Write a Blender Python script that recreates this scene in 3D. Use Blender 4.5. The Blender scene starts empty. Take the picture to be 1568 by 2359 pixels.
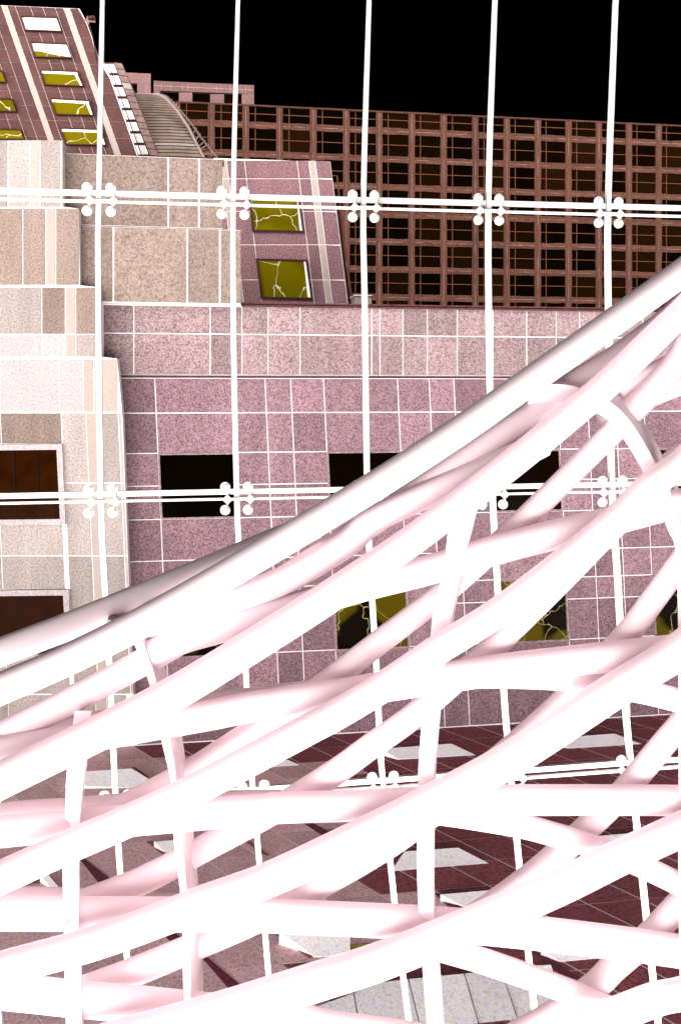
import bpy, math, random
from mathutils import Vector
random.seed(7)
# ------------------------------------------------------------------ camera, sky, sun, exposure
scene = bpy.context.scene
col = scene.collection
TH = math.radians(8.4)          # the camera is turned this much to the right of the facades' normal
F = 2000.0                      # focal length in the units of a 1568 x 2359 frame
HOR = 900.0                     # eye level in that frame
EYE = 12.0                      # height of the eye above the plaza
cam_d = bpy.data.cameras.new('camera')
cam = bpy.data.objects.new('camera', cam_d)
col.objects.link(cam)
cam.location = (0, 0, EYE)
cam.rotation_euler = (math.radians(90), 0, -TH)
cam_d.sensor_fit = 'HORIZONTAL'
cam_d.sensor_width = 36.0
cam_d.lens = 36.0 * F / 1568.0
cam_d.shift_y = -(1179.5 - HOR) / 1568.0
cam_d.clip_end = 2000
scene.camera = cam

SUN_AZ, SUN_EL = math.radians(26), math.radians(-20)   # from behind the camera, to its left and below
world = bpy.data.worlds.new('World')
scene.world = world
world.use_nodes = True
wn = world.node_tree.nodes
sky = wn.new('ShaderNodeTexSky')
sky.sky_type = 'NISHITA'
sky.sun_disc = False
sky.sun_elevation = math.radians(-14)
sky.sun_rotation = math.pi + SUN_AZ
wn['Background'].inputs['Strength'].default_value = 0.05
world.node_tree.links.new(sky.outputs[0], wn['Background'].inputs['Color'])
sun_d = bpy.data.lights.new('sun', 'SUN')
sun_d.energy = 5.0
sun_d.angle = math.radians(112)
sun_d.color = (1.0, 0.965, 0.955)
sun = bpy.data.objects.new('sun', sun_d)
col.objects.link(sun)
sun.location = (-20, -40, 0)
travel = Vector((math.sin(SUN_AZ) * math.cos(SUN_EL), math.cos(SUN_AZ) * math.cos(SUN_EL), -math.sin(SUN_EL)))
sun.rotation_euler = travel.to_track_quat('-Z', 'Y').to_euler()
vs = scene.view_settings
vs.view_transform = 'Standard'
vs.look = 'None'
vs.exposure = 2.2
vs.gamma = 1.0
scene.cycles.use_denoising = True
scene.cycles.max_bounces = 6
scene.cycles.transparent_max_bounces = 12
KW = 2.7                        # how bright a white wall facing the light comes out

# ------------------------------------------------------------------ geometry helpers
ST, CT = math.sin(TH), math.cos(TH)
def ray(x, y):
    r, u = (x - 784.0) / F, -(y - HOR) / F
    return Vector((r * CT + ST, -r * ST + CT, u))
def onY(x, y, Y):               # point of the upright plane Y = const seen at (x, y)
    d = ray(x, y)
    return d * (Y / d.y) + Vector((0, 0, EYE))
def onG(x, y, z=0.0):           # point of the plaza
    d = ray(x, y)
    return d * ((z - EYE) / d.z) + Vector((0, 0, EYE))
def onD(x, y, dep):             # point at a given distance along the view axis
    return ray(x, y) * dep + Vector((0, 0, EYE))
def hy(y0, x):                  # image height of a level line of the facades
    return HOR + (y0 - HOR) * (1 - (x - 784.0) / (F / math.tan(TH)))

def lin(c):
    return tuple(((v / 255.0) / 12.92 if v / 255.0 <= 0.04045 else ((v / 255.0 + 0.055) / 1.055) ** 2.4) for v in c)
def alb(c, k=None):             # base colour of a surface from the tone it shows in full light
    k = k or KW
    return tuple(min(0.85, v / k) for v in lin(c))

def link(name, verts, faces, mat, parent=None, smooth=False, label=None, cat=None, group=None, kind=None):
    base = parent_base(parent)
    me = bpy.data.meshes.new(name)
    me.from_pydata([tuple(Vector(v) - base) for v in verts], [], faces)
    me.materials.append(mat)
    if smooth:
        for p in me.polygons: p.use_smooth = True
    me.update()
    o = bpy.data.objects.new(name, me)
    col.objects.link(o)
    if parent: o.parent = parent
    tag(o, label, cat, group, kind)
    return o
BASES = {}
def parent_base(p):
    b = Vector((0, 0, 0))
    while p is not None:
        b = b + p.location
        p = p.parent
    return b
def tag(o, label=None, cat=None, group=None, kind=None):
    if label: o['label'] = label
    if cat: o['category'] = cat
    if group: o['group'] = group
    if kind: o['kind'] = kind
    return o
def thing(name, loc, label, cat, group=None):
    o = bpy.data.objects.new(name, None)
    col.objects.link(o)
    o.location = loc
    return tag(o, label, cat, group)

def prism(pts, back):           # a flat polygon pushed back along a vector: a slab with thickness
    n = len(pts)
    v = [Vector(p) for p in pts] + [Vector(p) + Vector(back) for p in pts]
    f = [tuple(range(n)), tuple(range(2 * n - 1, n - 1, -1))]
    f += [(i, i + n, (i + 1) % n + n, (i + 1) % n) for i in range(n)]
    return v, f
def join(parts):
    V, Fc = [], []
    for v, f in parts:
        o = len(V)
        V += list(v)
        Fc += [tuple(i + o for i in q) for q in f]
    return V, Fc
def box(x0, x1, y0, y1, z0, z1):
    return prism([(x0, y0, z0), (x1, y0, z0), (x1, y0, z1), (x0, y0, z1)], (0, y1 - y0, 0))
def slab_px(name, px, Y, th, mat, parent, **k):      # slab whose front lies on plane Y, outlined in the view
    v, f = prism([onY(x, y, Y) for x, y in px], (0, th, 0))
    return link(name, v, f, mat, parent, **k)
def bar_px(a, b, Y, w, th):                          # straight bar on an upright plane
    A, B = onY(a[0], a[1], Y), onY(b[0], b[1], Y)
    d = (B - A).normalized()
    n = Vector((-d.z, 0, d.x)) * (w / 2)
    return prism([A - n, B - n, B + n, A + n], (0, th, 0))
def tube(path, rad, seg=8, cap=True):
    V, Fc = [], []
    n = len(path)
    up = Vector((0.05, -1, 0.1)).normalized()
    for i, p in enumerate(path):
        t = (path[min(i + 1, n - 1)] - path[max(i - 1, 0)]).normalized()
        s = t.cross(up).normalized()
        w = s.cross(t)
        r = rad[i] if isinstance(rad, (list, tuple)) else rad
        for k in range(seg):
            a = 2 * math.pi * k / seg
            V.append(p + (s * math.cos(a) + w * math.sin(a)) * r)
    for i in range(n - 1):
        for k in range(seg):
            a, b = i * seg + k, i * seg + (k + 1) % seg
            Fc.append((a, b, b + seg, a + seg))
    if cap:
        Fc.append(tuple(range(seg - 1, -1, -1)))
        Fc.append(tuple(range((n - 1) * seg, n * seg)))
    return V, Fc
def spline(pts, per=6):                              # Catmull-Rom through n-dimensional points
    out = []
    P = [tuple(2 * a - b for a, b in zip(pts[0], pts[1]))] + list(pts) + [tuple(2 * a - b for a, b in zip(pts[-1], pts[-2]))]
    for i in range(1, len(P) - 2):
        p0, p1, p2, p3 = P[i - 1:i + 3]
        for s in range(per):
            t = s / per
            out.append(tuple(0.5 * (2 * b + (c - a) * t + (2 * a - 5 * b + 4 * c - d) * t * t + (3 * b - a - 3 * c + d) * t ** 3) for a, b, c, d in zip(p0, p1, p2, p3)))
    out.append(tuple(P[-2]))
    return out

# ------------------------------------------------------------------ materials
def new_mat(name):
    m = bpy.data.materials.new(name)
    m.use_nodes = True
    return m, m.node_tree.nodes, m.node_tree.links, m.node_tree.nodes['Principled BSDF']
def plain(name, c, rough=0.6, spec=0.2, grain=0.0, scale=8):
    m, N, L, b = new_mat(name)
    b.inputs['Base Color'].default_value = (*c, 1)
    b.inputs['Roughness'].default_value = rough
    b.inputs['Specular IOR Level'].default_value = spec
    if grain:
        g = N.new('ShaderNodeNewGeometry'); n = N.new('ShaderNodeTexNoise'); r = N.new('ShaderNodeValToRGB')
        n.inputs['Scale'].default_value = scale; n.inputs['Detail'].default_value = 5
        L.new(g.outputs['Position'], n.inputs['Vector']); L.new(n.outputs['Fac'], r.inputs['Fac'])
        r.color_ramp.elements[0].position = 0.3; r.color_ramp.elements[1].position = 0.7
        r.color_ramp.elements[0].color = (*[v * (1 - grain) for v in c], 1)
        r.color_ramp.elements[1].color = (*[min(0.9, v * (1 + grain)) for v in c], 1)
        L.new(r.outputs['Color'], b.inputs['Base Color'])
    return m
def stone(name, tone, scale=9.0, k=None, contrast=0.72, cloud=0.26, tint=0.16):
    """granite: coarse speckle of dark, mid and pale crystals, soft clouding, each slab a little different"""
    c = alb(tone, k)
    m, N, L, b = new_mat(name)
    b.inputs['Roughness'].default_value = 0.75
    b.inputs['Specular IOR Level'].default_value = 0.15
    g = N.new('ShaderNodeNewGeometry')
    n1 = N.new('ShaderNodeTexNoise'); n1.inputs['Scale'].default_value = scale; n1.inputs['Detail'].default_value = 6; n1.inputs['Roughness'].default_value = 0.75
    n2 = N.new('ShaderNodeTexNoise'); n2.inputs['Scale'].default_value = scale * 0.08; n2.inputs['Detail'].default_value = 3
    n3 = N.new('ShaderNodeTexNoise'); n3.inputs['Scale'].default_value = scale * 1.7; n3.inputs['Detail'].default_value = 4
    st = N.new('ShaderNodeVectorMath'); st.operation = 'MULTIPLY'; st.inputs[1].default_value = (1.6, 1.0, 0.35)   # weathering runs down the face
    L.new(g.outputs['Position'], st.inputs[0]); L.new(st.outputs[0], n2.inputs['Vector'])
    for n in (n1, n3): L.new(g.outputs['Position'], n.inputs['Vector'])
    r = N.new('ShaderNodeValToRGB'); cr = r.color_ramp
    lo, hi = 1 - contrast, 1 + contrast
    cr.elements[0].position = 0.36; cr.elements[0].color = (c[0] * lo, c[1] * lo * 0.85, c[2] * lo * 0.9, 1)
    cr.elements[1].position = 0.66; cr.elements[1].color = (*[min(0.85, v * hi) for v in c], 1)
    e = cr.elements.new(0.5); e.color = (*c, 1)
    L.new(n1.outputs['Fac'], r.inputs['Fac'])
    hue = N.new('ShaderNodeValToRGB'); hr = hue.color_ramp
    hr.elements[0].position = 0.4; hr.elements[0].color = (0.96, 0.9, 1.14, 1)
    hr.elements[1].position = 0.6; hr.elements[1].color = (1.04, 1.06, 0.84, 1)
    L.new(n3.outputs['Fac'], hue.inputs['Fac'])
    m1 = N.new('ShaderNodeMix'); m1.data_type = 'RGBA'; m1.blend_type = 'MULTIPLY'; m1.inputs[0].default_value = 1
    L.new(r.outputs['Color'], m1.inputs[6]); L.new(hue.outputs['Color'], m1.inputs[7])
    oi = N.new('ShaderNodeObjectInfo')
    ma = N.new('ShaderNodeMath'); ma.operation = 'MULTIPLY_ADD'; ma.inputs[1].default_value = cloud * 2; ma.inputs[2].default_value = 1 - cloud
    L.new(n2.outputs['Fac'], ma.inputs[0])
    mb = N.new('ShaderNodeMath'); mb.operation = 'MULTIPLY_ADD'; mb.inputs[1].default_value = tint * 2; mb.inputs[2].default_value = 1 - tint
    L.new(oi.outputs['Random'], mb.inputs[0])
    mc = N.new('ShaderNodeMath'); mc.operation = 'MULTIPLY'
    L.new(ma.outputs[0], mc.inputs[0]); L.new(mb.outputs[0], mc.inputs[1])
    m2 = N.new('ShaderNodeMix'); m2.data_type = 'RGBA'; m2.blend_type = 'MULTIPLY'; m2.inputs[0].default_value = 1
    L.new(m1.outputs[2], m2.inputs[6]); L.new(mc.outputs[0], m2.inputs[7])
    L.new(m2.outputs[2], b.inputs['Base Color'])
    bp = N.new('ShaderNodeBump'); bp.inputs['Strength'].default_value = 0.15; bp.inputs['Distance'].default_value = 0.01
    L.new(n1.outputs['Fac'], bp.inputs['Height']); L.new(bp.outputs['Normal'], b.inputs['Normal'])
    return m
def reflection_veins(name, base, reflection_tone, dark, scale, darkness):
    """olive glass panel: reflections painted in as pale wandering veins, with dark clouds"""
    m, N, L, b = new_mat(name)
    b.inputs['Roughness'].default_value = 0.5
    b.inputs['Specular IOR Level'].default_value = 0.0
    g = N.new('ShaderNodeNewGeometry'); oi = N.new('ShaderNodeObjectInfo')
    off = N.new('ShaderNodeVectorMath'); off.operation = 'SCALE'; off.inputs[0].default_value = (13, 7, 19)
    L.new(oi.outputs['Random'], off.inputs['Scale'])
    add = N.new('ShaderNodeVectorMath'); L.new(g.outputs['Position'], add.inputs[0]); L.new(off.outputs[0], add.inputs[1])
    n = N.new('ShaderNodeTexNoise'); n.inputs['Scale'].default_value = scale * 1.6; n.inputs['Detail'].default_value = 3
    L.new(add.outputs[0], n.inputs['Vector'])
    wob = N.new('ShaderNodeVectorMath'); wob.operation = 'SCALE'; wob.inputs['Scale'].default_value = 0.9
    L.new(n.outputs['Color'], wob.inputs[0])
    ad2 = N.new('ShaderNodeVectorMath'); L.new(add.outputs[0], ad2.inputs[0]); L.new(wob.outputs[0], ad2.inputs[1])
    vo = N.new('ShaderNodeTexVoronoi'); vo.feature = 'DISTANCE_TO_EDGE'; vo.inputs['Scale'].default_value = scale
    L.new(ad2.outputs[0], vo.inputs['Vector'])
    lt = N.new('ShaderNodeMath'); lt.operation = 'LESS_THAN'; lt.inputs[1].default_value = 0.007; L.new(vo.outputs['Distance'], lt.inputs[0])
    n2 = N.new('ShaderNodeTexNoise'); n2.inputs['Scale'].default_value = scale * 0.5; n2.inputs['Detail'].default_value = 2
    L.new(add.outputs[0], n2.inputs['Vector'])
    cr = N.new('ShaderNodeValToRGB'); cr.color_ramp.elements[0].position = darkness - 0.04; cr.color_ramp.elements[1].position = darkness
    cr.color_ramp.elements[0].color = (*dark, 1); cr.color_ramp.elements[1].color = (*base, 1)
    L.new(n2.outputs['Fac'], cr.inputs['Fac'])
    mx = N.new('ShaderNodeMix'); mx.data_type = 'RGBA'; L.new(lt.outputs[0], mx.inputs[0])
    L.new(cr.outputs['Color'], mx.inputs[6]); mx.inputs[7].default_value = (*reflection_tone, 1)
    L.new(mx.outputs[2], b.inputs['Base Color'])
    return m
M = {}
M['tube'] = plain('white_painted_steel', (0.9, 0.76, 0.79), 0.5, 0.1)
M['white'] = plain('white_joint', (0.86, 0.84, 0.82), 0.7, 0.1)
M['mortar'] = plain('white_mortar', (0.85, 0.79, 0.78), 0.9, 0.05, 0.1, 3)
M['rose'] = stone('rose_granite', (190, 152, 162), 17, tint=0.22)
M['rose_light'] = stone('light_rose_granite', (207, 178, 179), 17, tint=0.2)
M['tan'] = stone('tan_granite', (212, 189, 173), 17, 3.3, contrast=0.55)
M['tan_light'] = stone('light_tan_granite', (240, 226, 216), 17, 3.0, contrast=0.45)
M['pale'] = stone('pale_glow_granite', (253, 242, 240), 17, contrast=0.3, cloud=0.12, tint=0.04)  # white glow on the left pier painted as stone tone; also pale window frames
M['strip'] = stone('pale_limestone', (244, 228, 214), 14, contrast=0.1, cloud=0.1, tint=0.05)
M['tower'] = stone('dark_rose_granite', (144, 98, 92), 13, 3.7)
M['block'] = stone('mid_rose_granite', (172, 131, 136), 14, 2.2)
M['far'] = stone('brown_rose_granite', (136, 88, 68), 6, 4.0, contrast=0.6)
M['far_light'] = stone('penthouse_granite', (176, 136, 132), 6, 3.4, contrast=0.4)
M['band'] = stone('band_stone', (205, 170, 160), 5, contrast=0.3)
M['roofslat'] = plain('roof_slat', alb((205, 178, 160)), 0.6, 0.1, 0.25, 1.5)
M['ledge'] = stone('ledge_stone', (126, 78, 80), 16)
M['brown'] = plain('brown_frame', alb((92, 48, 40)), 0.6, 0.1)
M['farbar'] = plain('copper_glazing_bar', alb((128, 76, 50)), 0.6, 0.1)
M['darkpane'] = plain('dark_pane', (0.0018, 0.0008, 0.0003), 0.5, 0.0, 0.5, 0.3)
_n, _l = M['darkpane'].node_tree.nodes, M['darkpane'].node_tree.links      # some panes stand a little browner than others
_oi = _n.new('ShaderNodeObjectInfo'); _r = _n.new('ShaderNodeValToRGB')
_r.color_ramp.elements[0].position = 0.35; _r.color_ramp.elements[0].color = (0.0012, 0.0006, 0.0002, 1)
_r.color_ramp.elements[1].position = 1.0; _r.color_ramp.elements[1].color = (0.0075, 0.0028, 0.0007, 1)
_l.new(_oi.outputs['Random'], _r.inputs['Fac']); _l.new(_r.outputs['Color'], _n['Principled BSDF'].inputs['Base Color'])
M['brownpane'] = plain('brown_pane', alb((58, 26, 5)), 0.5, 0.0, 0.3, 2)
M['blackbar'] = plain('black_bar', (0.002, 0.001, 0.001), 0.5, 0.05)
M['whitepane'] = plain('white_pane', (0.72, 0.68, 0.66), 0.5, 0.1, 0.06, 0.6)
M['olive'] = reflection_veins('olive_painted_reflections', alb((110, 98, 4), 1.35), (0.5, 0.47, 0.3), alb((94, 82, 3), 1.35), 0.6, 0.45)  # olive panes: the pale lines are reflections painted into the colour
M['olive_dark'] = reflection_veins('dark_olive_painted_reflections', alb((112, 96, 10)), (0.3, 0.27, 0.1), (0.004, 0.002, 0.001), 0.8, 0.46)
KG = 0.72
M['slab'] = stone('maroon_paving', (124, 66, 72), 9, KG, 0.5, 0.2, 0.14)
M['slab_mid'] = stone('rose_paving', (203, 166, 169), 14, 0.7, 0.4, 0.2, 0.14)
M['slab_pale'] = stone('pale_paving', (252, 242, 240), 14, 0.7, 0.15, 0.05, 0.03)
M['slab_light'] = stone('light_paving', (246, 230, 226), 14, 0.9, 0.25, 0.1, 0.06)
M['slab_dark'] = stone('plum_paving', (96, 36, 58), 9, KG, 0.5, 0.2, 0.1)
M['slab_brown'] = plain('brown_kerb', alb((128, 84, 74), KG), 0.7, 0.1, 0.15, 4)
M['slab_olive'] = reflection_veins('olive_floor_glass', alb((150, 140, 60), KG), (0.5, 0.48, 0.3), alb((140, 130, 50), KG), 0.6, 0.2)
M['joint'] = plain('paving_joint', alb((236, 206, 206), KG), 0.9, 0.05)
g, N, L, b = new_mat('clear_glass')
tr = N.new('ShaderNodeBsdfTransparent'); tr.inputs['Color'].default_value = (0.995, 0.99, 0.99, 1)
gl = N.new('ShaderNodeBsdfGlossy'); gl.inputs['Roughness'].default_value = 0.12
mx = N.new('ShaderNodeMixShader'); mx.inputs[0].default_value = 0.0004
L.new(tr.outputs[0], mx.inputs[1]); L.new(gl.outputs[0], mx.inputs[2])
L.new(mx.outputs[0], N['Material Output'].inputs['Surface'])
M['glass'] = g

# ------------------------------------------------------------------ plaza
ground = link('ground', [(-160, 14.6, 0), (160, 14.6, 0), (160, 300, 0), (-160, 300, 0)], [(0, 1, 2, 3)], M['joint'], kind='structure')
def proj(p):
    v = Vector(p) - Vector((0, 0, EYE))
    r, fw = v.x * CT - v.y * ST, v.x * ST + v.y * CT
    return 784 + r / fw * F, HOR - v.z / fw * F
def paving(name, pts, mat, top=0.008):
    v, f = prism([(p[0], p[1], top) for p in pts], (0, 0, -0.004))
    return link(name, v, f, mat, ground)
DIAG = -0.68
DU, DV, GAP = 1.33, 1.08, 0.016
for j in range(0, 17):
    for i in range(-40, 30):
        v0, v1 = 30.0 - (j + 1) * DV, 30.0 - j * DV
        u0, u1 = i * DU, (i + 1) * DU
        cx, cy = proj(((u0 + u1) * 0.5 + DIAG * ((v0 + v1) / 2 - 30), (v0 + v1) / 2, 0))
        if not (-130 < cx < 1700 and cy < 2470) or v0 < 14.6: continue
        P = lambda u, v: (u + DIAG * (v - 30), v)
        g_ = GAP if v0 > 14 else 0.02
        gu = GAP * 1.6
        left = cx < 820 - (cy - 1690) * 0.12
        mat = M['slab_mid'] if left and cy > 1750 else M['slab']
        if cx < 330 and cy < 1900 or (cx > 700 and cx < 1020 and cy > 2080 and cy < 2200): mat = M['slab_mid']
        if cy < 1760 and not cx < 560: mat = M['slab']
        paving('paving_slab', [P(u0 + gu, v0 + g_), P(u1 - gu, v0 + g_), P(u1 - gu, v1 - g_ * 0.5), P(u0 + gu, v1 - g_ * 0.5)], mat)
# crops of the photograph used while tracing: origin of each and the common scale
CR = {1: (1323, 1000), 2: (0, 1900), 3: (1323, 1900), 4: (0, 2696), 5: (1323, 2696), 6: (661, 2300)}
def S(c, x, y):                 # traced point -> full size pixel
    return (CR[c][0] + x / 1.12, CR[c][1] + y / 1.12)
def Dp(c, x, y):                # traced point -> frame units
    s = S(c, x, y)
    return (s[0] / 1.7366, s[1] / 1.7366)
def inlay(c, pts, mat, top=0.06, name='inlay_slab'):
    return paving(name, [onG(*Dp(c, x, y), top)[:2] for x, y in pts], M[mat], top)
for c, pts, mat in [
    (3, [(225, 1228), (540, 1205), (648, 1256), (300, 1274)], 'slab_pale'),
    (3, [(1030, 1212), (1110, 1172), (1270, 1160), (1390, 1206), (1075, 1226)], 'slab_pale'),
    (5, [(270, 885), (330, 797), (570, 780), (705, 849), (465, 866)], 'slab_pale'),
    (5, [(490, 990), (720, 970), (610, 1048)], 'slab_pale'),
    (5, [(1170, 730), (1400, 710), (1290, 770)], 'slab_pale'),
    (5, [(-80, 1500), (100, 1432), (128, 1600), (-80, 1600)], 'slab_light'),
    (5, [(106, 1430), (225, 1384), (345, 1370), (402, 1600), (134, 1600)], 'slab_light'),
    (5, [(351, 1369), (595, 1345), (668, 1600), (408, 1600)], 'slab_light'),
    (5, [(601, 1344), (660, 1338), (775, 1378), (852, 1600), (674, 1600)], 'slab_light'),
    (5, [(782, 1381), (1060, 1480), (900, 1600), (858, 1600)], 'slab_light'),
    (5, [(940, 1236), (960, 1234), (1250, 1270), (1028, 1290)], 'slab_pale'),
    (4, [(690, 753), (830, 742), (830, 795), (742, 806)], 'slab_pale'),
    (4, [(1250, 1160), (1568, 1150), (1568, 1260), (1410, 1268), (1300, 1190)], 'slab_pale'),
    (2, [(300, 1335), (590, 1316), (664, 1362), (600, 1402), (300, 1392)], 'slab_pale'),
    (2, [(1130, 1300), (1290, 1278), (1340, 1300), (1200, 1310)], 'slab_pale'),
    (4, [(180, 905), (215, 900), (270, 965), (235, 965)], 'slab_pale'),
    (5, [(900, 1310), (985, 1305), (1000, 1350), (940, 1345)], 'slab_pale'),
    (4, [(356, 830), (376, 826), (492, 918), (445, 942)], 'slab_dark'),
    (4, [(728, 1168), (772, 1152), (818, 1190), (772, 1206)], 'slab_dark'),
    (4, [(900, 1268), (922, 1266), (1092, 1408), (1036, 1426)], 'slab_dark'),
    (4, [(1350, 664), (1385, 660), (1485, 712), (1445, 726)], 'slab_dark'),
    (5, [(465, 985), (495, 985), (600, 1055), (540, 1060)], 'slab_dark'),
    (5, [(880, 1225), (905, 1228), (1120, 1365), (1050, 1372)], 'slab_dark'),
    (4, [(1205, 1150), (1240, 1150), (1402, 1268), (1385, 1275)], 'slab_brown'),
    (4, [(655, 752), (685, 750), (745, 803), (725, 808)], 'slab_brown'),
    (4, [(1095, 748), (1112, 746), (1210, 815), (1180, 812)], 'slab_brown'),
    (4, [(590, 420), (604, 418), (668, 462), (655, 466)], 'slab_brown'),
    (4, [(1474, 1228), (1568, 1215), (1682, 1205), (1600, 1240), (1476, 1258)], 'slab_olive'),
    (5, [(905, 1232), (968, 1236), (962, 1262), (930, 1250)], 'slab_olive'),
    (4, [(100, 940), (165, 905), (180, 940)], 'slab_brown'),
]:
    top = {'slab_pale': 0.014, 'slab_light': 0.014, 'slab_dark': 0.02, 'slab_brown': 0.032, 'slab_olive': 0.026}[mat]
    if mat not in ('slab_pale', 'slab_light'):
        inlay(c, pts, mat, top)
        continue
    # the pale ones are tilted toward the light to brighten them: back edge raised
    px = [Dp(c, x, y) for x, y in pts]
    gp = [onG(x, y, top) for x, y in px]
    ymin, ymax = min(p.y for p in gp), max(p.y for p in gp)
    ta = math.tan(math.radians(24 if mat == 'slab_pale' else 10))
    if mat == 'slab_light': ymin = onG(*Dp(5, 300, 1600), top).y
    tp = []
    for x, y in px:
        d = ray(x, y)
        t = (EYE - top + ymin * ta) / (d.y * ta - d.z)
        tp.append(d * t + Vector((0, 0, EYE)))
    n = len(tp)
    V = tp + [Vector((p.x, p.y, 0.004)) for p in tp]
    link('slab_tilted_to_light', V, [tuple(range(n)), tuple(range(2 * n - 1, n - 1, -1))] + [(i, i + n, (i + 1) % n + n, (i + 1) % n) for i in range(n)], M[mat], ground)

# unseen wall added behind the camera to block high sun from the upper tubes
v, f = box(-45, 45, -1.9, -1.5, EYE - 3.2, EYE + 14)
link('added_sun_blocker', v, f, M['block'], kind='structure')
# ------------------------------------------------------------------ main stone building
YW = 30.0
main = thing('stone_building', (5, YW, 0), 'rose granite building with white joints and dark square windows behind the glass wall', 'building')
v, f = join([box(-7.6, 26, YW - 0.012, YW + 0.5, 0.0, onY(784, 705, YW).z), box(-9.3, -7.6, YW - 0.012, YW + 0.5, 0.0, onY(784, 860, YW).z)])
link('wall', v, f, M['mortar'], main)
G = 1.25                          # half a joint, in frame units
def panel(parent, xl0, xr0, yt, yb, shear, mat, Y, g=G, th=0.03, yref=870, name='stone_panel', level=True):
    xs = lambda x0, y: x0 + shear * (y - yref)
    yy = (lambda y, x: hy(y, x)) if level else (lambda y, x: y)
    q = [(xs(xl0, yt) + g, yy(yt + g, xs(xl0, yt))), (xs(xr0, yt) - g, yy(yt + g, xs(xr0, yt))),
         (xs(xr0, yb) - g, yy(yb - g, xs(xr0, yb))), (xs(xl0, yb) + g, yy(yb - g, xs(xl0, yb)))]
    return slab_px(name, q, Y, th, mat, parent)
def window(parent, q, Y, frame_mat, pane_mat, fw=5, depth=0.1, bars=(), barmat=None, sides=None):
    """a frame of four bars round a recessed pane; q = outer corners tl, tr, br, bl"""
    cx, cy = sum(p[0] for p in q) / 4, sum(p[1] for p in q) / 4
    def inn(p, k=1.0): return (p[0] + math.copysign(fw * k, cx - p[0]), p[1] + math.copysign(fw * k, cy - p[1]))
    qi = [inn(p) for p in q]
    parts = []
    for a in range(4):
        b_ = (a + 1) % 4
        parts.append(prism([onY(*q[a], Y), onY(*q[b_], Y), onY(*qi[b_], Y), onY(*qi[a], Y)], (0, depth, 0)))
    v, f = join(parts)
    w = link('window', v, f, frame_mat, parent)
    slab_px('pane', [inn(p, 0.9) for p in q], Y + depth * 0.6, 0.02, pane_mat, w)
    for fx in bars:
        lerp = lambda a, b_, t: (a[0] + (b_[0] - a[0]) * t, a[1] + (b_[1] - a[1]) * t)
        v, f = bar_px(lerp(qi[0], qi[1], fx), lerp(qi[3], qi[2], fx), Y + depth * 0.35, 0.03, 0.02)
        link('glazing_bar', v, f, barmat, w)
    for s in sides or ():
        v, f = prism([onY(*p, Y + depth * 0.45) for p in s], (0, 0.015, 0))
        link('reveal', v, f, M['white'], w)
    return w
# two courses above the ledge: upright joints
XT = [235, 308, 484, 557, 617, 691, 856, 875, 928, 984, 1053, 1135, 1213, 1281, 1335, 1410, 1480, 1560, 1640, 1720]
for yt, yb in ((709, 772), (772, 864)):
    for a, b_ in zip(XT, XT[1:]):
        panel(main, a, b_, yt, yb, 0.0, M['rose_light'], YW - 0.04)
v, f = box(-8.2, 26, YW - 0.12, YW + 0.02, onY(784, 871, YW).z, onY(784, 866, YW).z)
link('ledge', v, f, M['ledge'], main)
# courses below it: joints lean slightly
XB = [278, 356, 533, 610, 669, 745, 915, 988, 1045, 1122, 1283, 1351, 1415, 1480, 1642, 1720]
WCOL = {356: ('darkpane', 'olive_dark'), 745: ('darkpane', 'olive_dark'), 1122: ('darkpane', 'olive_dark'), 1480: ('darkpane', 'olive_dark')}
YR = [872, 950, 1040, 1113, 1188, 1281, 1348, 1400, 1497, 1590, 1690]
for yt, yb in zip(YR, YR[1:]):
    for a, b_ in zip(XB, XB[1:]):
        if a in WCOL and (1040 <= yt < 1188 or 1348 <= yt < 1497): continue
        panel(main, a, b_, yt, yb, 0.045, M['rose'], YW - 0.04)
for a, b_ in zip(XB, XB[1:]):
    if a not in WCOL: continue
    for r, (yt, yb) in enumerate(((1040, 1188), (1348, 1499))):
        sx = lambda x0, y: x0 + 0.045 * (y - 870)
        q = [(sx(a, yt), hy(yt, a)), (sx(b_, yt), hy(yt, b_)), (sx(b_, yb), hy(yb, b_)), (sx(a, yb), hy(yb, a))]
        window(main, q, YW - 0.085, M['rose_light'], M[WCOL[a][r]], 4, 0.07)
# cornice, upper tiers stepping up to the left
for k, (ya, yb, dy) in enumerate(((700, 703.5, 0.16), (703.5, 706, 0.10), (706, 709.5, 0.2))):
    v, f = box(onY(556, ya, YW).x, 26, YW - dy, YW + 0.5, onY(784, yb, YW).z, onY(784, ya, YW).z - 0.004)
    link('cornice', v, f, M['ledge'] if k != 1 else M['far'], main)
def tier(x0, x1, ya, yb, joints, mat, Y):
    v, f = prism([onY(x, hy(y, x), Y + 0.028) for x, y in ((x0 + 2, ya + 1), (x1 - 2, ya + 1), (x1 - 2, yb), (x0 + 2, yb))], (0, 1.2, 0))
    link('tier_wall', v, f, M['mortar'], main)
    xs = [x0] + joints + [x1]
    for a, b_ in zip(xs, xs[1:]):
        panel(main, a, b_, ya, yb, 0, mat, Y, 1.9, 0.03)
tier(147, 514, 376, 534, [387, 458], M['tan'], YW - 0.5)
tier(185, 556, 535, 704, [261, 431, 506], M['tan'], YW - 0.62)
slab_px('parapet_band', [(143, 356), (516, 366), (516, 375), (143, 371)], YW - 0.3, 0.5, M['block'], main)

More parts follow.
